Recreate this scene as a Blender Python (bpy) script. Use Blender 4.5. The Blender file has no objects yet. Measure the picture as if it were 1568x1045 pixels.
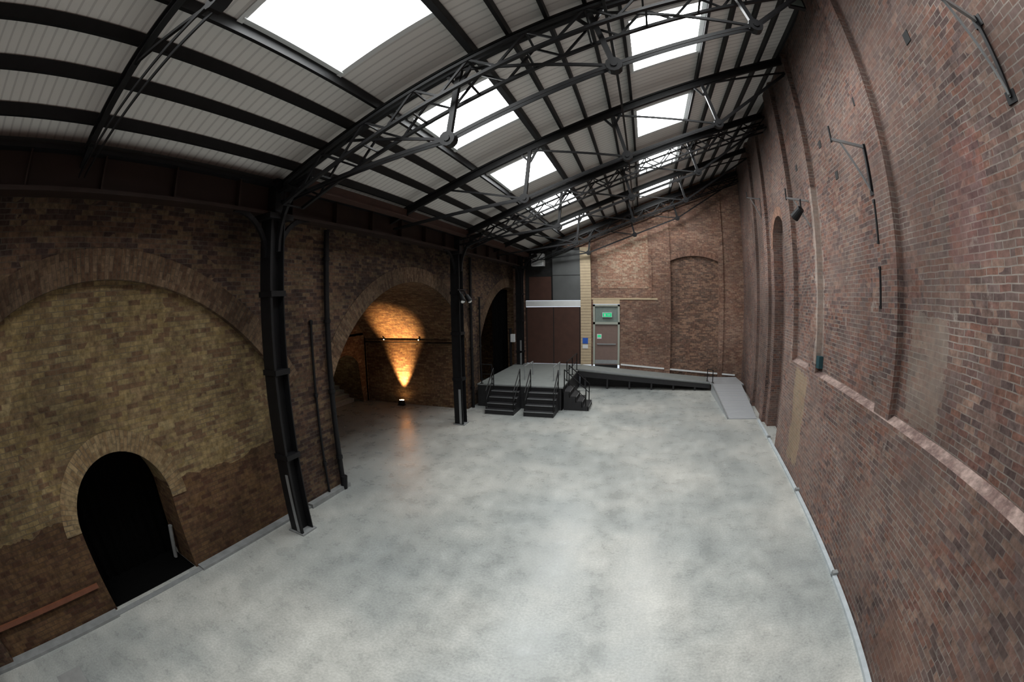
import bpy, math, random
from mathutils import Vector, Matrix
random.seed(4)
SC=bpy.context.scene
SC.view_settings.view_transform='Standard'
SC.view_settings.gamma=.95
# ---------------------------------------------------------------- node helpers
def newmat(name):
    m=bpy.data.materials.new(name);m.use_nodes=True
    nt=m.node_tree;nt.nodes.clear()
    return m,nt
def N(nt,t,**k):
    n=nt.nodes.new(t)
    for a,b in k.items(): setattr(n,a,b)
    return n
def setin(nt,n,i,v):
    if v is None: return
    if hasattr(v,'is_output'): nt.links.new(v,n.inputs[i])
    else:
        try: n.inputs[i].default_value=v
        except Exception: n.inputs[i].default_value=(*v,1)
def M(nt,op,a,b=None,c=None,clamp=False):
    n=N(nt,'ShaderNodeMath',operation=op,use_clamp=clamp)
    setin(nt,n,0,a);setin(nt,n,1,b);setin(nt,n,2,c)
    return n.outputs[0]
def noise(nt,vec,scale,detail=3,rough=.55):
    n=N(nt,'ShaderNodeTexNoise');nt.links.new(vec,n.inputs['Vector'])
    n.inputs['Scale'].default_value=scale;n.inputs['Detail'].default_value=detail;n.inputs['Roughness'].default_value=rough
    return n.outputs['Fac']
def ramp(nt,fac,stops,interp='LINEAR'):
    n=N(nt,'ShaderNodeValToRGB');nt.links.new(fac,n.inputs[0]);cr=n.color_ramp;cr.interpolation=interp
    while len(cr.elements)<len(stops): cr.elements.new(.5)
    for e,(p,c) in zip(cr.elements,stops):
        e.position=p;e.color=(*c,1) if len(c)==3 else c
    return n.outputs[0]
def g(v): return (v,v,v)
def mix(nt,fac,a,b,mode='MIX'):
    n=N(nt,'ShaderNodeMix',data_type='RGBA',blend_type=mode)
    setin(nt,n,0,fac);setin(nt,n,6,a);setin(nt,n,7,b)
    return n.outputs[2]
def finish(nt,col,rough=.8,bump=None,bstr=.3,bdist=.01,metal=0,spec=None):
    b=N(nt,'ShaderNodeBsdfPrincipled');o=N(nt,'ShaderNodeOutputMaterial')
    setin(nt,b,'Base Color',col);setin(nt,b,'Roughness',rough);b.inputs['Metallic'].default_value=metal
    if spec is not None: b.inputs['Specular IOR Level'].default_value=spec
    if bump is not None:
        u=N(nt,'ShaderNodeBump');nt.links.new(bump,u.inputs['Height']);u.inputs['Strength'].default_value=bstr;u.inputs['Distance'].default_value=bdist
        nt.links.new(u.outputs[0],b.inputs['Normal'])
    nt.links.new(b.outputs[0],o.inputs[0])
def brick(name,pal,mortar,soot=.5,sootscale=.35,patch=None,patchamt=.5,uv=False,dirtlow=None,zones=(),gain=1.0,hz=None):
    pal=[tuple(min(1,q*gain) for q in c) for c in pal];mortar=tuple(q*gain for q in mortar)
    m,nt=newmat(name)
    geo=N(nt,'ShaderNodeNewGeometry');pos=geo.outputs['Position']
    sp=N(nt,'ShaderNodeSeparateXYZ');nt.links.new(pos,sp.inputs[0]);X,Y,Z=sp.outputs
    if uv:
        uvn=N(nt,'ShaderNodeUVMap');s2=N(nt,'ShaderNodeSeparateXYZ');nt.links.new(uvn.outputs[0],s2.inputs[0])
        U,V=s2.outputs[0],s2.outputs[1]
    else:
        sn=N(nt,'ShaderNodeSeparateXYZ');nt.links.new(geo.outputs['Normal'],sn.inputs[0])
        ax=M(nt,'ABSOLUTE',sn.outputs[0]);az=M(nt,'ABSOLUTE',sn.outputs[2])
        isx=M(nt,'GREATER_THAN',ax,.7)
        isz=M(nt,'GREATER_THAN',az,.72)
        U=M(nt,'ADD',M(nt,'MULTIPLY',Y,isx),M(nt,'MULTIPLY',X,M(nt,'SUBTRACT',1,isx)))
        V=M(nt,'ADD',M(nt,'MULTIPLY',Y,isz),M(nt,'MULTIPLY',Z,M(nt,'SUBTRACT',1,isz)))
    wob=M(nt,'MULTIPLY',M(nt,'SUBTRACT',noise(nt,pos,3.0,2),.5),.03)
    V=M(nt,'ADD',V,wob);U=M(nt,'ADD',U,wob)
    v=M(nt,'DIVIDE',V,.078);row=M(nt,'FLOOR',v)
    par=M(nt,'FLOORED_MODULO',row,2.0)
    u=M(nt,'ADD',M(nt,'DIVIDE',U,.23),M(nt,'MULTIPLY',par,.5))
    cu=M(nt,'FLOOR',u)
    fx=M(nt,'FRACT',u);fy=M(nt,'FRACT',v)
    mm=M(nt,'MAXIMUM',M(nt,'LESS_THAN',fx,.055),M(nt,'LESS_THAN',fy,.17))
    cb=N(nt,'ShaderNodeCombineXYZ');nt.links.new(cu,cb.inputs[0]);nt.links.new(row,cb.inputs[1])
    wn=N(nt,'ShaderNodeTexWhiteNoise',noise_dimensions='3D');nt.links.new(cb.outputs[0],wn.inputs['Vector'])
    sel=M(nt,'FRACT',M(nt,'ADD',M(nt,'MULTIPLY',wn.outputs['Value'],.8),M(nt,'MULTIPLY',noise(nt,pos,.45,3),.9)))
    k=len(pal);col=ramp(nt,sel,[(i/k,c) for i,c in enumerate(pal)],'CONSTANT')
    col=mix(nt,.55,col,ramp(nt,noise(nt,pos,11,4,.65),[(.3,g(.15)),(.7,g(1))]),'OVERLAY')
    if patch:
        f=ramp(nt,noise(nt,pos,.55,5,.65),[(.43,g(0)),(.58,g(1))])
        col=mix(nt,M(nt,'MULTIPLY',f,patchamt),col,patch)
    mort=mix(nt,noise(nt,pos,5,3),mortar,tuple(c*.45 for c in mortar))
    wear=ramp(nt,noise(nt,pos,1.3,4,.65),[(.38,g(.25)),(.6,g(1))])
    col=mix(nt,M(nt,'MULTIPLY',mm,wear),col,mort)
    sc=ramp(nt,noise(nt,pos,3.1,6,.7),[(.62,g(0)),(.70,g(.5))])
    col=mix(nt,sc,col,tuple(min(1,q*1.1) for q in mortar))
    for z in zones:
        (y0,y1,z0,z1,c,am)=z
        jn=M(nt,'MULTIPLY',M(nt,'SUBTRACT',noise(nt,pos,2.2,5,.7),.5),.7)
        yy=M(nt,'ADD',Y,jn);zz=M(nt,'ADD',Z,jn)
        f=M(nt,'MULTIPLY',M(nt,'MULTIPLY',M(nt,'GREATER_THAN',yy,y0),M(nt,'LESS_THAN',yy,y1)),M(nt,'MULTIPLY',M(nt,'GREATER_THAN',zz,z0),M(nt,'LESS_THAN',zz,z1)))
        f=M(nt,'MULTIPLY',f,ramp(nt,noise(nt,pos,6,4,.6),[(.3,g(.55)),(.6,g(1))]))
        col=mix(nt,M(nt,'MULTIPLY',f,am),col,c)
    if dirtlow:
        jn=M(nt,'MULTIPLY',M(nt,'SUBTRACT',noise(nt,pos,1.5,3),.5),.5)
        f=M(nt,'LESS_THAN',M(nt,'ADD',Z,jn),dirtlow[0])
        col=mix(nt,M(nt,'MULTIPLY',f,dirtlow[2]),col,mix(nt,1.0,col,dirtlow[1],'MULTIPLY'))
    s=ramp(nt,noise(nt,pos,sootscale,5,.62),[(.35,g(1-soot)),(.62,g(1))])
    col=mix(nt,1.0,col,s,'MULTIPLY')
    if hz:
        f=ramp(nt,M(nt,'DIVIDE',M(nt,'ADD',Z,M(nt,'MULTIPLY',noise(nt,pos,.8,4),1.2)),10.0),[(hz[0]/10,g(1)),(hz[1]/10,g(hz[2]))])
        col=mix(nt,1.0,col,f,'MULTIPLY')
    h=M(nt,'ADD',M(nt,'SUBTRACT',1,mm),M(nt,'MULTIPLY',wn.outputs['Value'],.5))
    finish(nt,col,.88,h,.7,.015,spec=.25)
    return m
def plain(name,col,rough=.6,metal=0,var=.3,scale=6,spec=None):
    m,nt=newmat(name);geo=N(nt,'ShaderNodeNewGeometry');f=noise(nt,geo.outputs['Position'],scale,4)
    c=mix(nt,f,tuple(x*(1-var) for x in col),tuple(min(1,x*(1+var)) for x in col))
    finish(nt,c,rough,f,.1,.005,metal,spec);return m
def emis(name,col,st):
    m,nt=newmat(name);e=N(nt,'ShaderNodeEmission');o=N(nt,'ShaderNodeOutputMaterial')
    e.inputs[0].default_value=(*col,1);e.inputs[1].default_value=st;nt.links.new(e.outputs[0],o.inputs[0]);return m

B_R=brick('brick_right_wall',[(.185,.10,.082),(.235,.14,.112),(.155,.095,.085),(.255,.165,.13),(.115,.078,.072),(.21,.11,.083),(.19,.125,.105),(.165,.115,.105)],(.43,.38,.335),soot=.45,patch=(.20,.145,.125),patchamt=.5,
  zones=[(9.7,10.8,.3,2.7,(.36,.28,.17),.5),(3.95,4.95,2.9,4.3,(.38,.32,.265),.4),(9.02,9.28,3.0,7.0,(.46,.40,.35),.55),(2.9,3.8,4.9,6.2,(.28,.12,.12),.25),(2.2,3.4,.2,1.0,(.25,.13,.09),.4)],hz=(8.5,10,.6),gain=.95)  # pale zones paint lit patches and a lit pilaster edge into the brick
B_E=brick('brick_end_wall',[(.22,.12,.085),(.27,.155,.105),(.16,.095,.07),(.30,.19,.135),(.20,.11,.08)],(.38,.31,.26),soot=.45,patch=(.19,.125,.10),patchamt=.35,gain=1.25)
B_EL=brick('brick_end_light',[(.35,.20,.14),(.38,.24,.17),(.30,.17,.12),(.40,.29,.21)],(.46,.38,.3),soot=.4,gain=1.05)
B_ED=brick('brick_end_infill',[(.15,.085,.062),(.20,.115,.08),(.12,.075,.057),(.24,.145,.10)],(.30,.25,.21),soot=.4,gain=1.25)
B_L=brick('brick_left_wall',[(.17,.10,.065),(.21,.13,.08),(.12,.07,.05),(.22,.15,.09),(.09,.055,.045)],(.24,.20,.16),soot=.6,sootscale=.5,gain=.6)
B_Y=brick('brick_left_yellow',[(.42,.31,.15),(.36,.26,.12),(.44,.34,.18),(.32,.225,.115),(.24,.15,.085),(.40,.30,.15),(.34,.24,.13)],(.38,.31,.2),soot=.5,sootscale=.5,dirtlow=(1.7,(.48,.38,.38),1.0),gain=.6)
B_V=brick('brick_vault',[(.26,.15,.08),(.30,.18,.10),(.20,.11,.065),(.34,.22,.12)],(.24,.18,.12),soot=.5,gain=.7)
B_A=brick('brick_arch_ring',[(.22,.14,.085),(.26,.17,.10),(.17,.10,.06),(.28,.19,.12)],(.20,.16,.12),soot=.5,uv=True,gain=.6)
B_AY=brick('brick_arch_ring_yellow',[(.40,.28,.15),(.34,.23,.12),(.42,.31,.17)],(.30,.25,.18),soot=.4,uv=True,gain=.58)
B_AR=brick('brick_arch_ring_red',[(.26,.14,.10),(.20,.11,.08),(.3,.17,.12)],(.34,.28,.24),soot=.3,uv=True,gain=1.0)
STEEL=plain('black_painted_steel',(.008,.008,.009),.5,var=.5,spec=.3)
RUST=plain('rust_brown_steel',(.022,.011,.008),.65,var=.5,scale=2.5,spec=.3)
DARKW=plain('blackened_timber_and_hole_shade',(.010,.010,.010),.7)
CURT=plain('black_drape_and_floor_shade',(.003,.003,.003),1.0,spec=.05)
WHITE=plain('white_paint',(.7,.72,.72),.5,var=.1)
GALV=plain('galvanised_metal',(.36,.38,.39),.4,metal=.5,var=.2)
GREYP=plain('grey_strip_paint',(.42,.46,.48),.6,var=.25)
KERB=plain('grey_concrete_kerb',(.22,.23,.23),.8,var=.35)
HATCH=plain('hatch_cover_concrete',(.24,.245,.24),.7,var=.3)
BROWNP=plain('brown_wood_panel',(.070,.032,.022),.5,var=.3,scale=3)
BROWNL=plain('brown_door_leaf',(.20,.14,.12),.5,var=.15)
BEIGE=plain('beige_timber',(.52,.42,.28),.7,var=.15)
METP=plain('grey_metal_panel',(.11,.115,.115),.5,metal=.2,var=.4,scale=1.0)
GLASSD=plain('dark_glass',(.03,.03,.03),.2,var=.3)
FRAME=plain('grey_green_frame',(.36,.38,.33),.5,var=.1)
TRANS=plain('obscured_transom_glass',(.20,.24,.22),.25,var=.2)
GREEN=emis('green_exit_sign',(.05,.7,.3),.8)
BLUE=plain('blue_sign',(.03,.12,.5),.5)
STEPB=plain('black_step_ply',(.018,.018,.02),.55)
PLAT=plain('grey_platform_deck',(.22,.235,.225),.5,var=.2,scale=3)
OAK=plain('copper_brown_rail',(.16,.06,.032),.5,var=.3)
PUR=plain('purlin_dark',(.012,.012,.013),.55,var=.4,spec=.3)
def ledgemat():
    m,nt=newmat('weathered_brick_ledge');geo=N(nt,'ShaderNodeNewGeometry');pos=geo.outputs['Position']
    a=noise(nt,pos,1.6,6,.7);b=noise(nt,pos,14,4,.6)
    c=mix(nt,ramp(nt,a,[(.42,g(0)),(.58,g(1))]),(.13,.085,.075),(.27,.20,.175))
    c=mix(nt,.5,c,ramp(nt,b,[(.35,g(.25)),(.65,g(.75))]),'OVERLAY')
    finish(nt,c,.9,b,.5,.01);return m
LEDGE=ledgemat()
def tread_mat():
    m,nt=newmat('aluminium_tread_plate');geo=N(nt,'ShaderNodeNewGeometry')
    w=N(nt,'ShaderNodeTexWave',bands_direction='Y');nt.links.new(geo.outputs['Position'],w.inputs[0]);w.inputs['Scale'].default_value=2.2
    c=mix(nt,w.outputs[1],(.25,.27,.29),(.62,.64,.66));finish(nt,c,.35,w.outputs[1],.4,.01,metal=.2);return m
TREAD=tread_mat()
def roofmat():
    m,nt=newmat('white_profiled_roof_sheet');geo=N(nt,'ShaderNodeNewGeometry');pos=geo.outputs['Position']
    sp=N(nt,'ShaderNodeSeparateXYZ');nt.links.new(pos,sp.inputs[0])
    fr=M(nt,'FRACT',M(nt,'DIVIDE',sp.outputs[1],.17))
    rib=M(nt,'LESS_THAN',fr,.22)
    c=mix(nt,M(nt,'MULTIPLY',rib,.45),mix(nt,noise(nt,pos,.8,4),(.72,.70,.67),(.84,.82,.79)),(.40,.38,.37))
    finish(nt,c,.55,rib,.6,.02);return m
ROOF=roofmat()
def floormat(name,dark):
    m,nt=newmat(name);geo=N(nt,'ShaderNodeNewGeometry');pos=geo.outputs['Position']
    a=noise(nt,pos,.28,7,.55);b=noise(nt,pos,2.2,6,.65);c=noise(nt,pos,26,3,.6);d=noise(nt,pos,.9,5,.7)
    col=ramp(nt,a,[(.34,(.27,.29,.285)),(.47,(.345,.36,.345)),(.56,(.41,.415,.39)),(.68,(.49,.49,.455))])
    col=mix(nt,.35,col,ramp(nt,b,[(.35,g(.34)),(.65,g(.62))]),'OVERLAY')
    col=mix(nt,.3,col,ramp(nt,c,[(.35,g(.3)),(.65,g(.7))]),'OVERLAY')
    st=ramp(nt,d,[(.60,g(0)),(.74,g(.4))])
    col=mix(nt,st,col,(.21,.22,.21))
    mp=N(nt,'ShaderNodeMapping');nt.links.new(pos,mp.inputs[0]);mp.inputs['Scale'].default_value=(1.2,.3,1);mp.inputs['Rotation'].default_value=(0,0,.5)
    s2=ramp(nt,noise(nt,mp.outputs[0],1.1,5,.6),[(.35,g(.42)),(.65,g(.58))])
    col=mix(nt,.5,col,s2,'OVERLAY')
    vo=N(nt,'ShaderNodeTexVoronoi');nt.links.new(pos,vo.inputs['Vector']);vo.inputs['Scale'].default_value=.35
    sp_=ramp(nt,vo.outputs['Distance'],[(.015,g(.4)),(.035,g(0))])
    col=mix(nt,sp_,col,(.15,.16,.15))
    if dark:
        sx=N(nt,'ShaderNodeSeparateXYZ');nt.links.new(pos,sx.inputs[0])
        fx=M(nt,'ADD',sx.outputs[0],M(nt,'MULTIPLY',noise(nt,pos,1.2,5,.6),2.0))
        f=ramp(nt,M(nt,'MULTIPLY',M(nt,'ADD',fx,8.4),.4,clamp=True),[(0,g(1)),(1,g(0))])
        col=mix(nt,M(nt,'MULTIPLY',f,.85),col,mix(nt,b,(.06,.05,.042),(.12,.10,.08)))  # vault shade painted into the concrete, fading in past the arch line
    r=ramp(nt,b,[(.3,g(.22)),(.7,g(.40))])
    finish(nt,col,r,c,.06,.004,spec=.55);return m
FLOOR=floormat('power_floated_concrete',False)
DFLOOR=floormat('shaded_vault_concrete',True)
# ---------------------------------------------------------------- mesh builder
class B:
    def __init__(s,name): s.name=name;s.v=[];s.f=[];s.mi=[];s.uv=[];s.mats=[]
    def _m(s,m):
        if m not in s.mats: s.mats.append(m)
        return s.mats.index(m)
    def poly(s,pts,m,uv=None):
        i=len(s.v);s.v+=[tuple(p) for p in pts];s.f.append(tuple(range(i,i+len(pts))));s.mi.append(s._m(m))
        s.uv.append(uv if uv else [(0,0)]*len(pts))
    def hexa(s,P,m):
        i=len(s.v);s.v+=[tuple(p) for p in P];k=s._m(m)
        for f in ((0,3,2,1),(4,5,6,7),(0,1,5,4),(1,2,6,5),(2,3,7,6),(3,0,4,7)):
            s.f.append(tuple(i+a for a in f));s.mi.append(k);s.uv.append([(0,0)]*4)
    def box(s,a,b,m):
        x0,x1=sorted((a[0],b[0]));y0,y1=sorted((a[1],b[1]));z0,z1=sorted((a[2],b[2]))
        s.hexa([(x0,y0,z0),(x1,y0,z0),(x1,y1,z0),(x0,y1,z0),(x0,y0,z1),(x1,y0,z1),(x1,y1,z1),(x0,y1,z1)],m)
    def beam(s,p,q,w,h,m,up=(0,0,1)):
        p=Vector(p);q=Vector(q);d=(q-p).normalized();u=Vector(up)
        if abs(d.dot(u))>.98: u=Vector((0,1,0))
        r=d.cross(u).normalized();u=r.cross(d).normalized();r*=w/2;u*=h/2
        s.hexa([p-r-u,p+r-u,p+r+u,p-r+u,q-r-u,q+r-u,q+r+u,q-r+u],m)
    def cyl(s,p,q,r,m,n=10,r2=None):
        p=Vector(p);q=Vector(q);d=(q-p).normalized();u=Vector((0,0,1)) if abs(d.z)<.95 else Vector((0,1,0))
        a=d.cross(u).normalized();b=a.cross(d);r2=r if r2 is None else r2
        i=len(s.v);k=s._m(m)
        for t in range(n):
            an=2*math.pi*t/n;s.v.append(tuple(p+(a*math.cos(an)+b*math.sin(an))*r))
        for t in range(n):
            an=2*math.pi*t/n;s.v.append(tuple(q+(a*math.cos(an)+b*math.sin(an))*r2))
        for t in range(n):
            s.f.append((i+t,i+(t+1)%n,i+n+(t+1)%n,i+n+t));s.mi.append(k);s.uv.append([(0,0)]*4)
        s.f.append(tuple(i+t for t in range(n))[::-1]);s.mi.append(k);s.uv.append([(0,0)]*n)
        s.f.append(tuple(i+n+t for t in range(n)));s.mi.append(k);s.uv.append([(0,0)]*n)
    def path(s,pts,r,m,n=8):
        for a,b in zip(pts[:-1],pts[1:]): s.cyl(a,b,r,m,n)
    def build(s):
        me=bpy.data.meshes.new(s.name);me.from_pydata(s.v,[],s.f);me.update()
        for m in s.mats: me.materials.append(m)
        ul=me.uv_layers.new(name='UVMap')
        for p,mi,uv in zip(me.polygons,s.mi,s.uv):
            p.material_index=mi
            for li,c in zip(p.loop_indices,uv): ul.data[li].uv=c
        o=bpy.data.objects.new(s.name,me);SC.collection.objects.link(o);return o
# ---------------------------------------------------------------- layout
XL=-6.65; YE=22.0; YB=-8.0
def zr(x): return 7.3+.385*(x+5)
def xr(y): return 3.33+.1*y
RAFT=[1.15+4.08*k for k in range(-2,6)]
b=B('floor');b.box((-6.5,YB-.3,-.15),(6.5,YE+.4,0),FLOOR)
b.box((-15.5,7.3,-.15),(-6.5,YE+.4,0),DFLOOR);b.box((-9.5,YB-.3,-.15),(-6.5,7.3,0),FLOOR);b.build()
# ------------ left wall
ARCH=[(-2.2,6.0,1.9),(7.45,15.45,11.45),(17.0,22.0,21.0)]
R_=4.66;CZ=.34
def az(y,yc): return CZ+math.sqrt(R_**2-(y-yc)**2)
b=B('wall_left')
ZT=6.3
def solid(y0,y1,z0=0,z1=ZT,x=XL,m=B_L): b.poly([(x,y1,z0),(x,y0,z0),(x,y0,z1),(x,y1,z1)],m)
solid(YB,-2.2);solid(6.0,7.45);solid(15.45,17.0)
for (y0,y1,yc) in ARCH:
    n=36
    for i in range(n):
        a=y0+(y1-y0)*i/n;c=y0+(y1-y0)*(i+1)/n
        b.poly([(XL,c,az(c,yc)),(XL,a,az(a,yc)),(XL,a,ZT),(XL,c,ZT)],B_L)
b.box((XL-.5,YB,ZT),(XL+.02,YE,ZT+.5),DARKW)
def ring(b,yc,r,cz,a0,a1,w,m,x,n=48,prot=.015):
    for i in range(n):
        t0=a0+(a1-a0)*i/n;t1=a0+(a1-a0)*(i+1)/n
        P=lambda t,rr,xx=x+prot:(xx,yc+rr*math.sin(t),cz+rr*math.cos(t))
        rm=r+w*.5
        b.poly([P(t0,r),P(t0,r+w),P(t1,r+w),P(t1,r)],m,[(0,t0*rm),(w,t0*rm),(w,t1*rm),(0,t1*rm)])
        b.poly([P(t0,r+w),P(t0,r+w,x),P(t1,r+w,x),P(t1,r+w)],m,[(0,t0*rm),(prot,t0*rm),(prot,t1*rm),(0,t1*rm)])
        b.poly([P(t0,r),P(t0,r,x-.12),P(t1,r,x-.12),P(t1,r)],m,[(0,t0*rm),(.12,t0*rm),(.12,t1*rm),(0,t1*rm)])
am=math.asin(4.0/R_)
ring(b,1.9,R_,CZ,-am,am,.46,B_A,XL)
ring(b,11.45,R_,CZ,-am,am,.46,B_A,XL)
ring(b,21.0,R_,CZ,-am,math.asin(1.0/R_),.46,B_A,XL)
XP=XL-.12;DY0,DY1,DS=.65,2.71,1.45;DC=(DY0+DY1)/2;DR=(DY1-DY0)/2
def zone(y0,y1,zb): b.poly([(XP,y1,zb[1]),(XP,y0,zb[0]),(XP,y0,5.4),(XP,y1,5.4)],B_Y)
zone(-2.3,DY0,(0,0));zone(DY1,6.1,(0,0))
n=20
def dz(y): return DS+math.sqrt(max(0,DR**2-(y-DC)**2))
ys=[DC-DR*math.cos(math.pi*i/n) for i in range(n+1)]
for a,c in zip(ys[:-1],ys[1:]): zone(a,c,(dz(a),dz(c)))
ring(b,DC,DR,DS,-math.pi/2,math.pi/2,.33,B_AY,XP,n=32)
dp=.75
b.poly([(XP,DY0,0),(XP-dp,DY0,0),(XP-dp,DY0,DS),(XP,DY0,DS)],B_Y)
b.poly([(XP,DY1,0),(XP-dp,DY1,0),(XP-dp,DY1,DS),(XP,DY1,DS)],B_Y)
for a,c in zip(ys[:-1],ys[1:]): b.poly([(XP,a,dz(a)),(XP,c,dz(c)),(XP-dp,c,dz(c)),(XP-dp,a,dz(a))],B_Y)
b.poly([(XL,6.0,0),(XP,6.0,0),(XP,6.0,2.6),(XL,6.0,2.6)],B_L)
b.poly([(XL,-2.2,0),(XP,-2.2,0),(XP,-2.2,2.6),(XL,-2.2,2.6)],B_L)
b.build()
b=B('stage_drape')
xs=XP-dp-.02
ny=60
for i in range(ny):
    y0=DY0-.3+(DY1-DY0+.6)*i/ny;y1=DY0-.3+(DY1-DY0+.6)*(i+1)/ny
    f=lambda k:xs-.2+.03*math.sin(k*1.1)
    b.poly([(f(i),y0,0.0),(f(i+1),y1,0.0),(f(i+1),y1,2.9),(f(i),y0,2.9)],CURT)
b.poly([(xs-.3,DY0-.3,2.9),(xs,DY0-.3,2.9),(xs,DY1+.3,2.9),(xs-.3,DY1+.3,2.9)],CURT)
for yy in (DY0-.28,DY1+.28): b.poly([(xs-.3,yy,0),(xs,yy,0),(xs,yy,2.9),(xs-.3,yy,2.9)],CURT)
b.box((xs-.35,DY0+.01,.001),(XP-.06,DY1-.01,.008),CURT)  # black sheet over the doorway floor, paints the recess dark; not drape
b.build()
b=B('paper_roll');b.cyl((-7.35,2.55,.05),(-7.22,2.63,.75),.045,KERB,14);b.build()
def vault(name,y0,y1,yc,xb,backdoor=None,end=True):
    b=B(name);n=36
    for i in range(n):
        a=y0+(y1-y0)*i/n;c=y0+(y1-y0)*(i+1)/n
        b.poly([(XL,a,az(a,yc)),(XL,c,az(c,yc)),(xb,c,az(c,yc)),(xb,a,az(a,yc))],B_V)
        zb=[0,0]
        if backdoor:
            bc,br,bs=backdoor
            f=lambda y: bs+math.sqrt(max(0,br**2-(y-bc)**2)) if abs(y-bc)<br else 0
            mid=(a+c)/2
            zb=[f(a),f(c)] if abs(mid-bc)<br else [0,0]
        b.poly([(xb,a,zb[0]),(xb,c,zb[1]),(xb,c,az(c,yc)),(xb,a,az(a,yc))],B_V)
    b.poly([(XL,y0,0),(xb,y0,0),(xb,y0,az(y0,yc)),(XL,y0,az(y0,yc))],B_V)
    b.poly([(XL,y1,0),(xb,y1,0),(xb,y1,az(y1,yc)),(XL,y1,az(y1,yc))],B_V)
    if end:
        b.box((xb,y1-.09,az(y1,yc)-.0),(XL-.2,y1,az(y1,yc)+.06),B_V)
        b.cyl((xb,y1-.06,az(y1,yc)-.05),(XL-.2,y1-.06,az(y1,yc)-.05),.018,STEEL)
    return b
XB=-11.6
b=vault('wall_vault',7.45,15.45,11.45,XB,(13.9,1.1,1.15))
b.box((XB-3,12,0),(XB-2.9,15.6,3),B_V)
b.box((XB-3,15.3,0),(XB,15.4,3),B_V);b.box((XB-3,12.2,0),(XB,12.3,3),B_V);b.box((XB-3,12.2,3),(XB,15.4,3.1),B_V)
b.build()
b=B('back_stairs')
for i in range(6): b.box((XB-.5-.28*i-.28,12.9,0),(XB-.5-.28*i,14.9,.17*(i+1)),KERB)
b.build()
b=vault('wall_vault_end',17.0,21.98,21.0,-9.5,None,False);b.build()
# ------------ end wall
b=B('wall_end')
def ep(x0,x1,z0,z1,m,y=YE):
    za=z1(x0) if callable(z1) else z1;zb=z1(x1) if callable(z1) else z1
    b.poly([(x0,y,z0),(x1,y,z0),(x1,y,zb),(x0,y,za)],m)
ztop=lambda x: zr(x)+.1
XD0,XD1=-5.95,-2.45
ep(-6.8,XD0,0,ztop,B_E)
ep(XD0,XD1,7.0,ztop,B_E)
ep(-2.36,-.97,4.1,4.35,BEIGE,YE-.02)
ep(XD1,-2.36,0,4.1,B_E);ep(-.97,1.7,0,4.1,B_E)
ep(XD1,1.7,4.1,ztop,B_E)
ep(4.3,5.9,0,ztop,B_E)
nx=16;ec,er=3.0,3.2
ef=lambda x: 6.6-er+math.sqrt(er**2-(x-ec)**2)
for i in range(nx):
    a=1.7+2.6*i/nx;c=1.7+2.6*(i+1)/nx
    b.poly([(a,YE,ef(a)),(c,YE,ef(c)),(c,YE,ztop(c)),(a,YE,ztop(a))],B_E)
    b.poly([(a,YE,ef(a)),(c,YE,ef(c)),(c,YE+.12,ef(c)),(a,YE+.12,ef(a))],B_E)
ep(1.7,4.3,0,6.7,B_ED,YE+.12)
for xx in (1.7,4.3): b.poly([(xx,YE,0),(xx,YE+.12,0),(xx,YE+.12,6.4),(xx,YE,6.4)],B_E)
am2=math.asin(1.35/er)
for i in range(20):
    t0=-am2+2*am2*i/20;t1=-am2+2*am2*(i+1)/20;cz=6.6-er
    P=lambda t,r:(ec+r*math.sin(t),YE-.015,cz+r*math.cos(t))
    b.poly([P(t0,er),P(t1,er),P(t1,er+.3),P(t0,er+.3)],B_AR,[(0,t0*er),(0,t1*er),(.3,t1*er),(.3,t0*er)])
b.poly([(XD1+.35,YE-.012,4.9),(.55,YE-.012,4.9),(.55,YE-.012,8.0),(-.2,YE-.012,7.9),(-.9,YE-.012,7.2),(XD1+.35,YE-.012,6.9)],B_EL)
b.box((.62,YE-.05,4.43),(.72,YE,zr(.6)),B_E)
b.box((XD1,YE-.03,4.33),(1.0,YE,4.41),BEIGE)
b.box((1.4,YE-.10,0),(1.7,YE,zr(1.5)),B_E)
b.box((4.3,YE-.06,0),(4.55,YE,zr(4.4)),B_E)
b.build()
b=B('timber_entrance_screen');Y0=YE-.05
b.box((XD0,Y0,.955),(-3.0,YE,3.95),BROWNP)
for x in (-5.9,-4.45,-3.05): b.box((x-.02,Y0-.012,.955),(x+.02,Y0,3.95),DARKW)
b.box((XD0,Y0-.03,3.98),(-3.0,YE,4.28),WHITE)
b.box((XD0,Y0,4.3),(-4.5,YE,7.0),GLASSD)
b.box((-5.75,Y0-.02,4.32),(-4.55,Y0,5.55),BROWNP)
b.box((-4.5,Y0-.02,4.3),(-3.0,YE,7.0),METP)
b.box((-4.52,Y0-.04,4.3),(-4.47,Y0,7.0),STEEL)
b.box((-4.47,Y0-.03,5.6),(-3.0,Y0-.02,5.62),STEEL)
b.box((XD0,Y0-.06,6.95),(-3.0,Y0,7.05),STEEL)
b.box((-3.0,Y0-.08,.955),(-2.45,YE,7.05),BEIGE)
for z in [1+i*.15 for i in range(40)]: b.box((-3.0,Y0-.085,z),(-2.45,Y0-.079,z+.01),BROWNL)
b.box((-2.9,Y0-.1,2.05),(-2.62,Y0-.08,2.35),BLUE);b.box((-2.9,Y0-.1,1.8),(-2.62,Y0-.08,2.0),WHITE)
b.build()
b=B('wall_mounted_heater');b.box((-5.5,21.5,6.1),(-4.85,21.9,6.75),WHITE)
for i in range(6): b.box((-5.44,21.49,6.16+i*.07),(-4.91,21.5,6.19+i*.07),GALV)
b.build()
b=B('door_1')
x0,x1=-2.36,-.97;z0,zt=.95,4.08
b.box((x0,YE-.06,z0),(x0+.1,YE+.08,zt),FRAME);b.box((x1-.1,YE-.06,z0),(x1,YE+.08,zt),FRAME)
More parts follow.
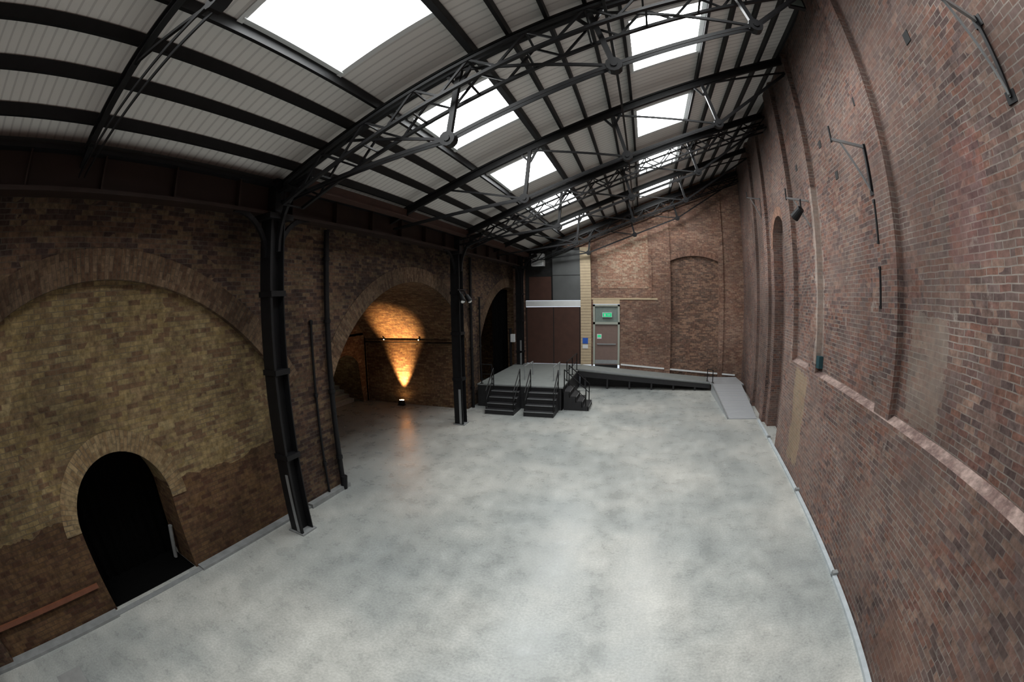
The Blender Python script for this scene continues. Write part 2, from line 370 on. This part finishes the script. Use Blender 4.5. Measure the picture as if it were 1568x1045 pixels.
b.box((x0,YE-.06,zt-.1),(x1,YE+.08,zt),FRAME);b.box((x0,YE-.06,3.05),(x1,YE+.08,3.17),FRAME)
b.box((x0+.1,YE,3.17),(x1-.1,YE+.04,zt-.1),TRANS)
b.box((x0+.1,YE,z0),(x1-.1,YE+.05,3.05),BROWNL)
b.box((x0+.1,YE-.01,1.0),(x1-.1,YE,1.2),GALV)
b.box((x0+.2,YE-.05,2.0),(x1-.2,YE-.02,2.06),GALV)
b.box((x0+.2,YE-.012,2.3),(x0+.44,YE,2.55),WHITE);b.box((x0+.23,YE-.016,2.38),(x0+.41,YE-.012,2.5),GREEN)
b.box((x0+.1,YE-.03,0),(x1-.1,YE+.02,.95),DARKW)
b.build()
b=B('exit_sign');b.box((-1.87,YE-.1,3.42),(-1.37,YE-.01,3.66),WHITE);b.box((-1.85,YE-.105,3.44),(-1.39,YE-.1,3.64),GREEN)
b.box((-1.77,YE-.108,3.48),(-1.71,YE-.105,3.6),WHITE);b.beam((-1.6,YE-.106,3.54),(-1.47,YE-.106,3.54),.004,.03,WHITE);b.build()
# ------------ right wall
b=B('wall_right')
def P(y,z,o): return (xr(y)+o,y,z)
def pbox(b,y0,y1,z0,z1,o0,o1,m):
    b.hexa([P(y0,z0,o0),P(y0,z0,o1),P(y1,z0,o1),P(y1,z0,o0),P(y0,z1,o0),P(y0,z1,o1),P(y1,z1,o1),P(y1,z1,o0)],m)
UP=.15
def rw(y0,y1,z0a,z0b,o=UP,z1=12.0,m=B_R): b.poly([P(y0,z0a,o),P(y1,z0b,o),P(y1,z1,o),P(y0,z1,o)],m)
rw(YB,12.55,0,0)
rc=13.5;rr=.95;rs=6.2
for i in range(20):
    a=rc-rr*math.cos(math.pi*i/20);c=rc-rr*math.cos(math.pi*(i+1)/20)
    fa=rs+math.sqrt(max(0,rr**2-(a-rc)**2));fc=rs+math.sqrt(max(0,rr**2-(c-rc)**2))
    rw(a,c,fa,fc);b.poly([P(a,fa,UP),P(c,fc,UP),P(c,fc,UP+.35),P(a,fa,UP+.35)],B_R)
rw(14.45,YE+.2,0,0)
rw(12.5,14.5,0,0,UP+.35,7.3)
for y in (12.55,14.45): b.poly([P(y,0,UP),P(y,rs,UP),P(y,rs,UP+.35),P(y,0,UP+.35)],B_R)
for i in range(24):
    t0=-math.pi/2+math.pi*i/24;t1=t0+math.pi/24
    Q=lambda t,r:P(rc+r*math.sin(t),rs+r*math.cos(t),UP-.012)
    b.poly([Q(t0,rr),Q(t1,rr),Q(t1,rr+.3),Q(t0,rr+.3)],B_AR,[(0,t0*rr),(0,t1*rr),(.3,t1*rr),(.3,t0*rr)])
pbox(b,YB,12.3,0,2.80,0,UP,B_R)
b.poly([P(YB,2.80,0),P(12.3,2.80,0),P(12.3,2.88,UP),P(YB,2.88,UP)],LEDGE)
for (y0,y1,d) in ((-7,-6.4,.13),(-2.9,-2.3,.13),(5.2,5.75,.13),(9.15,9.7,.14),(11.3,12.3,.15),(15.0,15.6,.12),(17.4,18.0,.12)):
    pbox(b,y0,y1,2.8 if y1<12.4 else 0,12,UP-d,UP,B_R)
for (y,z) in ((3.6,7.7),(5.95,7.8),(8.3,7.8),(10.5,7.9),(7.6,6.9)):
    pbox(b,y-.08,y+.08,z-.08,z+.08,UP-.012,UP,DARKW)  # flat dark blocks paint the shade inside small wall holes
b.build()
b=B('trim_floor_strip_right')
pbox(b,-6,15.2,0,.05,-.11,-.02,GREYP)
for y in (5.4,8.9,13): pbox(b,y,y+.1,.0,.1,-.11,0,KERB)
b.build()
b=B('trim_kerb_left');
for (y0,y1) in ((-7.9,.6),(2.75,6.0)): b.box((XL-.1,y0,0),(XL+.1,y1,.05),KERB)
b.box((XL-.02,6.0,0),(XL+.16,7.45,.1),KERB)
b.box((XL-.06,.6,0),(XL+.06,2.75,.015),KERB)
b.build()
b=B('timber_bumper_rail');b.box((XL-.10,-7.9,.54),(XL-.05,.5,.61),OAK)
b.build()
b=B('floor_hatch');b.box((-5.94,-1.34,.001),(-5.36,-.76,.006),KERB);b.box((-5.93,-1.33,.006),(-5.37,-.77,.009),HATCH);b.build()
b=B('wall_back');b.box((-7,YB-.2,0),(4,YB,10.5),B_E);b.build()
# ------------ roof
SKX=[(-3.75,-2.25),(.2,1.75)]
b=B('ceiling')
xb=[-7.1,-3.75,-2.25,.2,1.75,6.2]
yb=[YB-.2]
for r in RAFT[:-1]: yb+=[r+1.0,r+3.0]
yb.append(YE+.3)
for i in range(5):
    for j in range(len(yb)-1):
        if i in (1,3) and j%2==1: continue
        x0,x1,y0,y1=xb[i],xb[i+1],yb[j],yb[j+1]
        b.poly([(x0,y0,zr(x0)),(x0,y1,zr(x0)),(x1,y1,zr(x1)),(x1,y0,zr(x1))],ROOF)
b.build()
SKY=emis('skylight_daylight_glazing',(.98,1.0,1.0),20)
k=0
for r in RAFT[:-1]:
    for (x0,x1) in SKX:
        k+=1;b=B('window_%d'%k);y0,y1=r+1,r+3;h=.22
        for (a,c) in (((x0,y0),(x1,y0)),((x1,y0),(x1,y1)),((x1,y1),(x0,y1)),((x0,y1),(x0,y0))):
            b.poly([(a[0],a[1],zr(a[0])-.02),(c[0],c[1],zr(c[0])-.02),(c[0],c[1],zr(c[0])+h),(a[0],a[1],zr(a[0])+h)],WHITE)
        for (a,c) in (((x0-.05,y0),(x1+.05,y0)),((x1,y0),(x1,y1)),((x1+.05,y1),(x0-.05,y1)),((x0,y1),(x0,y0))):
            b.beam((a[0],a[1],zr(a[0])-.02),(c[0],c[1],zr(c[0])-.02),.1,.05,WHITE)
        b.poly([(x0,y0,zr(x0)+h),(x0,y1,zr(x0)+h),(x1,y1,zr(x1)+h),(x1,y0,zr(x1)+h)],SKY)
        b.build()
b=B('roof_purlins')
pxs=[-6.3,-5.65,-5.0,-4.4,-3.82,-2.18,-1.6,-1.0,-.4,.13,1.83,2.4,3.0,3.6,4.2,4.8]
for x in pxs:
    wide=.11 if x in (-2.18,) else .06
    b.beam((x,YB,zr(x)-.09),(x,YE,zr(x)-.09),wide,.16,PUR)
b.build()
def truss(i,y,lattice):
    b=B('roof_truss');xe=xr(y)+.1
    R=lambda x,o=0:(x,y,zr(x)-o)
    b.beam(R(-6.3,.24),R(xe,.24),.13,.04,STEEL);b.beam(R(-6.3,.33),R(xe,.33),.04,.16,STEEL);b.beam(R(-6.3,.41),R(xe,.41),.09,.03,STEEL)
    nd=[(-2.5,y,6.72),(-.1,y,7.62),(2.15,y,8.48)]
    tops=[R(-2.35,.4),R(-.35,.4),R(1.9,.4)]
    start=(-6.0,y,6.3);endp=(xe,y,zr(xe)-.7)
    ch=[start]+nd+[endp]
    for a,c in zip(ch[:-1],ch[1:]):
        for s in (-.05,.05): b.beam((a[0],y+s,a[2]),(c[0],y+s,c[2]),.015,.055,STEEL)
    for n_,t in zip(nd,tops):
        b.beam(n_,t,.08,.08,STEEL)
        b.beam((t[0]-.2,y,t[2]-.02-.077),(t[0]-.02,y,t[2]-.3),.05,.05,STEEL)
        b.beam((t[0]+.2,y,t[2]-.02+.077),(t[0]+.0,y,t[2]-.3),.05,.05,STEEL)
        b.cyl((n_[0],y-.07,n_[2]),(n_[0],y+.07,n_[2]),.12,STEEL,12)
        b.cyl((n_[0],y-.09,n_[2]),(n_[0],y+.09,n_[2]),.05,STEEL,8)
    b.beam(nd[0],R(-4.4,.4),.035,.045,STEEL);b.beam(nd[1],tops[0],.035,.045,STEEL)
    b.beam(nd[2],tops[1],.035,.045,STEEL);b.beam(endp,tops[2],.035,.045,STEEL)
    if lattice:
        for s in (-.25,.25):
            yy=y+s
            a=(-5.6,yy,zr(-5.6)-.5);c=(xe,yy,zr(xe)-.5)
            b.beam(a,c,.06,.05,STEEL);b.beam((a[0],yy,a[2]-.38),(c[0],yy,c[2]-.38),.06,.05,STEEL)
            n=int((xe+5.6)/.42);dx=(xe+5.6)/n
            for k in range(n):
                x0=-5.6+k*dx;x1=x0+dx
                if k%2==0: b.beam((x0,yy,zr(x0)-.5),(x1,yy,zr(x1)-.88),.03,.035,STEEL)
                else: b.beam((x0,yy,zr(x0)-.88),(x1,yy,zr(x1)-.5),.03,.035,STEEL)
        n=int((xe+5.6)/.84);dx=(xe+5.6)/n
        for k in range(n+1):
            x0=-5.6+k*dx
            for o in (.5,.88): b.beam((x0,y-.25,zr(x0)-o),(x0,y+.25,zr(x0)-o),.03,.03,STEEL)
    b.build()
for i,y in enumerate(RAFT): truss(i,y,i in (1,3,5,7))
b=B('roof_sway_brace')
x=-.1
for r in RAFT[:-1]:
    for s in range(8):
        ya=r+.51*s;yb_=ya+.51
        z0,z1=zr(x)-.55,zr(x)-.2
        b.beam((x,ya,z0 if s%2 else z1),(x,yb_,z1 if s%2 else z0),.025,.03,STEEL)
    b.beam((x,r,zr(x)-.55),(x,r+4.08,zr(x)-.55),.05,.05,STEEL)
b.build()
b=B('eaves_girder')
b.box((-6.32,YB,6.08),(-5.98,YE-.12,6.14),RUST);b.box((-6.18,YB,6.14),(-6.12,YE-.12,6.62),RUST);b.box((-6.34,YB,6.62),(-5.96,YE-.12,6.68),STEEL)
b.box((-6.62,YB,6.68),(-6.0,YE-.12,6.76),DARKW)
y=YB
while y<YE-.2: b.box((-6.12,y,6.14),(-6.0,y+.03,6.62),RUST);y+=1.36
RU2=plain('gutter_rust_brown',(.06,.028,.02),.6,var=.5,scale=2.5)
b.box((-5.78,5.5,6.58),(-5.6,YE-.12,6.78),RU2);b.box((-5.82,5.5,6.56),(-5.56,YE-.12,6.59),RU2)
for r in RAFT: b.box((-6.0,r-.04,6.6),(-5.6,r+.04,6.75),STEEL)
b.build()
def column(x,y,z0=0):
    b=B('steel_column')
    b.box((x-.17,y-.16,z0),(x+.17,y-.135,6.08),STEEL);b.box((x-.17,y+.135,z0),(x+.17,y+.16,6.08),STEEL);b.box((x-.02,y-.14,z0),(x+.02,y+.14,6.08),STEEL)
    b.box((x+.12,y-.19,z0),(x+.17,y-.16,6.08),STEEL)
    b.box((x-.22,y-.21,z0),(x+.22,y+.21,z0+.03),KERB)
    b.box((x+.03,y-.185,z0+.05),(x+.14,y-.165,z0+1.3),GALV)
    for z in (1.6,3.2,4.6): b.box((x-.19,y-.185,z),(x+.19,y+.185,z+.1),STEEL)
    b.box((x-.25,y-.3,5.98),(x+.25,y+.3,6.08),STEEL)
    for (dx,dy) in ((1,0),(0,1),(0,-1)):
        pts=[]
        for i in range(9):
            t=i/8*math.pi/2
            r=.8
            o=r*(1-math.cos(t));zz=5.3+r*math.sin(t)
            if dx: zz=5.4+1.2*math.sin(t)
            pts.append((x+dx*(.16+o),y+dy*(.16+o),zz))
        if dy>0 and y>21: continue
        for a,c in zip(pts[:-1],pts[1:]): b.beam(a,c,.09,.06,STEEL,up=(dy,dx,0))
        if dx:
            b.beam((x+.16,y,6.5),(x+.96,y,6.66),.1,.07,STEEL)
            for i in (3,5,7): b.beam(pts[i],(pts[i][0]+.0,y,6.6),.03,.04,STEEL)
    b.box((x-.17,y-.12,6.08),(x+.17,y+.12,6.75),STEEL)
    b.build()
for (x,y,z) in ((-6.05,5.15,0),(-6.1,13.45,0),(-6.1,21.3,.95),(-6.05,-3.0,0)): column(x,y,z)
b=B('stage_spotlight')
for s in (-.3,.3):
    b.cyl((-5.85,13.45+s*.8,4.55),(-5.7,13.35+s,4.35),.08,STEEL,14,.1);b.cyl((-5.70,13.349+s,4.348),(-5.699,13.348+s,4.347),.07,WHITE,14)
    b.beam((-5.95,13.45+s*.7,4.75),(-5.82,13.45+s*.8,4.5),.03,.05,STEEL)
b.beam((-5.93,13.1,4.75),(-5.93,13.8,4.75),.04,.04,STEEL);b.build()
def pipe(b,y,z1,r=.055,x=XL+.1,z0=0):
    b.cyl((x,y,z0),(x,y,z1),r,STEEL,12)
    for z in (.8,2.4,4.0,5.4):
        if z0<z<z1: b.cyl((x,y,z),(x,y,z+.08),r+.02,STEEL,12)
b=B('drainpipe')
pipe(b,7.25,6.1,.065);b.cyl((XL+.1,7.25,.0),(XL+.16,7.25,.35),.085,STEEL,12);b.build()
b=B('drainpipe');pipe(b,6.75,4.1,.03,XL+.05);b.build()
b=B('drainpipe');pipe(b,15.75,6.1,.06);b.build()
b=B('drainpipe');pipe(b,16.7,4.5,.04,z0=.96);b.build()
def bracket(y,z,arm,lamp=False,drop=.75):
    b=B('wall_bracket');x=xr(y)+UP
    b.beam((x-.03,y,z-drop),(x-.03,y,z+.05),.05,.05,STEEL)
    for zz in (z-drop,z): b.box((x-.02,y-.08,zz-.06),(x,y+.08,zz+.06),STEEL)
    b.beam((x,y,z),(x-arm,y,z+.03),.045,.045,GALV)
    b.beam((x-.03,y,z-drop),(x-arm*.75,y,z+.01),.03,.03,GALV)
    b.cyl((x-arm,y,z-.02),(x-arm,y,z+.26),.02,STEEL)
    if lamp:
        b.cyl((x-arm*.5,y-.02,z-.2),(x-arm*.5-.12,y+.2,z-.38),.09,STEEL,14,.12)
        b.beam((x-arm*.5,y,z-.2),(x-arm*.5,y,z+.03),.03,.06,STEEL)
    b.build()
bracket(6.0,6.95,.72);bracket(9.45,6.75,.75,True);bracket(2.05,7.05,.75,drop=.8);bracket(16.0,8.3,.6)
b=B('floodlight')
x=3.6;b.box((x-.18,6.05,9.85),(x+.18,6.15,10.1),STEEL);b.box((x-.14,6.04,9.89),(x+.14,6.05,10.06),TRANS);b.beam((x,6.1,10.1),(x,6.1,10.42),.04,.04,STEEL);b.build()
b=B('wall_conduit')
for (y,z0,z1) in ((5.95,5.35,6.0),(5.95,4.35,4.95)):
    x=xr(y)+UP-.04;b.cyl((x,y,z0),(x,y,z1),.02,STEEL);b.box((x-.02,y-.03,z1),(x+.04,y+.03,z1+.05),STEEL);b.box((x-.02,y-.03,z0),(x+.04,y+.03,z0+.05),STEEL)
b.build()
b=B('junction_box');x=xr(9.0)+UP;b.box((x-.12,8.95,2.95),(x,9.12,3.22),plain('teal_box',(.015,.05,.06),.5));b.build()
# ------------ platform, steps, ramp
PH=.95;XPR=-2.9;YP=16.05
b=B('entrance_platform');px0=XL+.18
b.box((px0,YP,PH-.06),(XPR,YE-.08,PH),PLAT);b.box((px0,YP+.03,0.0),(XPR-.03,YP+.06,PH-.06),STEPB)
b.box((XPR-.06,YP+.03,0),(XPR-.03,YE-.1,PH-.06),STEPB);b.box((px0,YP-.01,PH-.04),(XPR,YP+.01,PH),GALV);b.build()
b=B('entrance_ramp')
ya,yb2=20.35,YE-.13
xa,xb_=XPR+.005,3.65;za,zb=PH,.42
b.hexa([(xa,ya,za-.08),(xb_,ya,zb-.08),(xb_,yb2,zb-.08),(xa,yb2,za-.08),(xa,ya,za),(xb_,ya,zb),(xb_,yb2,zb),(xa,yb2,za)],PLAT)
b.hexa([(xa,ya+.02,za-.36),(xb_,ya+.02,zb-.30),(xb_,ya+.05,zb-.30),(xa,ya+.05,za-.36),(xa,ya+.02,za-.08),(xb_,ya+.02,zb-.08),(xb_,ya+.05,zb-.08),(xa,ya+.05,za-.08)],STEPB)
for i in range(6):
    t=(i+.3)/6;x=xa+(xb_-xa)*t;z=za+(zb-za)*t
    b.box((x-.04,ya+.06,0),(x+.04,ya+.14,z-.08),STEPB)
b.hexa([(xa,ya+.7,0),(xb_,ya+.7,0),(xb_,ya+.74,0),(xa,ya+.74,0),(xa,ya+.7,za-.08),(xb_,ya+.7,zb-.08),(xb_,ya+.74,zb-.08),(xa,ya+.74,za-.08)],STEPB)
b.beam((xa,ya,za+.0),(xb_,ya,zb+.0),.03,.07,GALV)
b.box((xb_,20.0,.36),(xr(21)-.1,yb2,.42),TREAD);b.box((xb_+.03,20.03,0),(xr(20)-.15,20.06,.36),STEPB)
b.hexa([(3.55,15.4,0),(4.78,15.4,0),(5.2,20.0,.0),(3.65,20.0,.0),(3.55,15.4,.015),(4.78,15.4,.015),(5.2,20.0,.42),(3.65,20.0,.42)],TREAD)
b.beam((3.57,15.4,.04),(3.67,20,.45),.04,.06,GALV)
b.build()
b=B('trim_wall_end')
b.beam((-.9,YE-.03,.98),(5.3,YE-.03,.5),.03,.08,WHITE);b.build()
def rail(name,pts,posts,h=.95):
    b=B(name)
    top=[(p[0],p[1],p[2]+h) for p in pts];mid=[(p[0],p[1],p[2]+h*.5) for p in pts]
    b.path(top,.022,STEEL);b.path(mid,.015,STEEL)
    for p in posts: b.cyl((p[0],p[1],p[2]),(p[0],p[1],p[2]+h),.022,STEEL);b.box((p[0]-.06,p[1]-.06,p[2]),(p[0]+.06,p[1]+.06,p[2]+.015),STEEL)
    return b
rail('ramp_handrail',[(3.5,20.45,.455),(3.72,20.1,.455)],[(3.5,20.45,.455),(3.72,20.1,.455)],.6).build()
HR=.68
def steps_y(x0,x1):
    b=B('portable_steps');yt=YP-.02
    n=4;run=.27
    for i in range(n):
        z=PH/(n+1)*(i+1);y0=yt-run*(n-i);y1=yt-run*(n-i-1)
        b.box((x0,y0,z-.05),(x1,min(yt,y1+.03),z),STEPB);b.box((x0,y0-.006,z-.025),(x1,y0,z),GALV)
        b.box((x0,y0+.02,0 if i==0 else z-.19),(x1,y0+.04,z-.04),STEPB)
        for x in (x0,x1-.04): b.box((x,y0,0),(x+.04,y1,z-.05),STEPB)
    for x in (x0+.02,x1-.02):
        b.path([(x,yt-run*n+.1,.2),(x,yt-run*n+.1,.2+HR),(x,yt-.04,PH+HR),(x,yt-.04,.7)],.022,STEEL)
        b.path([(x,yt-run*n+.1,.5),(x,yt-.04,PH+HR*.5)],.014,STEEL)
    b.build()
steps_y(-5.75,-4.6);steps_y(-4.2,-3.05)
b=B('platform_handrail')
for x in (-4.75,-3.5):
    b.path([(x,17.2,PH),(x,17.2,PH+.6),(x,18.6,PH+.6),(x,18.6,PH)],.022,GALV)
b.build()
b=B('portable_steps');n=4;run=.25
for i in range(n):
    z=PH/(n+1)*(i+1);x1=XPR+run*(n-i)+.02;x0=x1-run
    b.box((max(XPR+.01,x0-.03),16.15,z-.05),(x1,17.3,z),STEPB);b.box((x1,16.15,z-.025),(x1+.006,17.3,z),GALV)
    b.box((x1-.04,16.15,0 if i==0 else z-.19),(x1-.02,17.3,z-.04),STEPB)
    for y in (16.15,17.26): b.box((x0,y,0),(x1,y+.04,z-.05),STEPB)
for y in (16.17,17.28):
    xx=XPR+run*n-.1
    b.path([(xx,y,.2),(xx,y,.2+HR),(XPR+.04,y,PH+HR),(XPR+.04,y,.7)],.022,STEEL);b.path([(xx,y,.5),(XPR+.04,y,PH+HR*.5)],.014,STEEL)
b.build()
rail('platform_handrail',[(XPR-.07,17.4,PH),(XPR-.07,20.25,PH)],[(XPR-.07,17.4,PH),(XPR-.07,18.85,PH),(XPR-.07,20.25,PH)],.8).build()
rail('platform_handrail',[(XL+.35,YP+.08,PH),(-5.85,YP+.08,PH)],[(XL+.35,YP+.08,PH),(-5.85,YP+.08,PH)],.8).build()
b=B('blackout_curtain')
for i in range(60):
    y0=19.4+2.3*i/60;y1=19.4+2.3*(i+1)/60;f=lambda k:-6.95+.05*math.sin(k*1.2)
    b.poly([(f(i),y0,.0),(f(i+1),y1,.0),(f(i+1),y1,4.9),(f(i),y0,4.9)],CURT)
b.build()
b=B('fire_alarm_panel');b.box((-6.45,20.7,2.2),(-6.25,20.9,2.6),WHITE);b.box((-6.5,20.65,.95),(-6.45,20.95,2.9),STEEL);b.build()
GLOW=emis('uplight_lens',(1,.62,.25),30)
def uplight(x,y,en):
    b=B('floor_uplight')
    b.box((x-.16,y-.1,0),(x+.16,y+.1,.03),STEEL);b.cyl((x,y,.05),(x,y+.02,.22),.11,STEEL,14,.13);b.cyl((x,y+.02,.221),(x,y+.02,.226),.11,GLOW,14)
    for s in (-.15,.15): b.beam((x+s,y,.03),(x+s,y,.16),.02,.05,STEEL)
    b.build()
    l=bpy.data.lights.new('uplight_lamp','SPOT');l.energy=en;l.color=(1,.58,.24);l.spot_size=math.radians(52);l.spot_blend=1;l.shadow_soft_size=.06
    o=bpy.data.objects.new('uplight_lamp',l);SC.collection.objects.link(o);o.location=(x,y+.02,.3)
    o.rotation_euler=(math.radians(180-5),0,0)
uplight(-9.65,15.14,4200)
BULB=emis('warm_bulb',(1,.75,.45),12)
for x in (-10.5,-8.75):
    b=B('wall_sconce');b.cyl((x,15.40,2.80),(x,15.30,2.80),.04,STEEL,12);b.cyl((x,15.30,2.80),(x,15.29,2.80),.022,BULB,12);b.build()
l=bpy.data.lights.new('vault_lamp','POINT');l.energy=10;l.color=(.8,.75,.5);l.shadow_soft_size=.1
o=bpy.data.objects.new('vault_lamp',l);SC.collection.objects.link(o);o.location=(XB-1.2,13.6,2.4)
w=bpy.data.worlds.new('sky');SC.world=w;w.use_nodes=True
w.node_tree.nodes['Background'].inputs[0].default_value=(.8,.88,1,1);w.node_tree.nodes['Background'].inputs[1].default_value=1
# ---------------------------------------------------------------- camera (15mm full-frame fisheye)
cd=bpy.data.cameras.new('camera');cam=bpy.data.objects.new('camera',cd);SC.collection.objects.link(cam);SC.camera=cam
cd.type='PANO';cd.sensor_width=36;cd.sensor_height=24;cd.sensor_fit='HORIZONTAL'
cd.panorama_type='FISHEYE_EQUISOLID';cd.fisheye_lens=14.99;cd.fisheye_fov=math.radians(220)
yaw,pitch,roll=.2986,-.0987,.0166
C=Matrix.Rotation(yaw,3,'Z')@Matrix.Rotation(pitch,3,'X')@Matrix.Rotation(roll,3,'Y')
r,f,u=C@Vector((1,0,0)),C@Vector((0,1,0)),C@Vector((0,0,1))
mw=Matrix(((r.x,u.x,-f.x,0),(r.y,u.y,-f.y,0),(r.z,u.z,-f.z,4.4),(0,0,0,1)))
cam.matrix_world=mw
cd.clip_start=.05
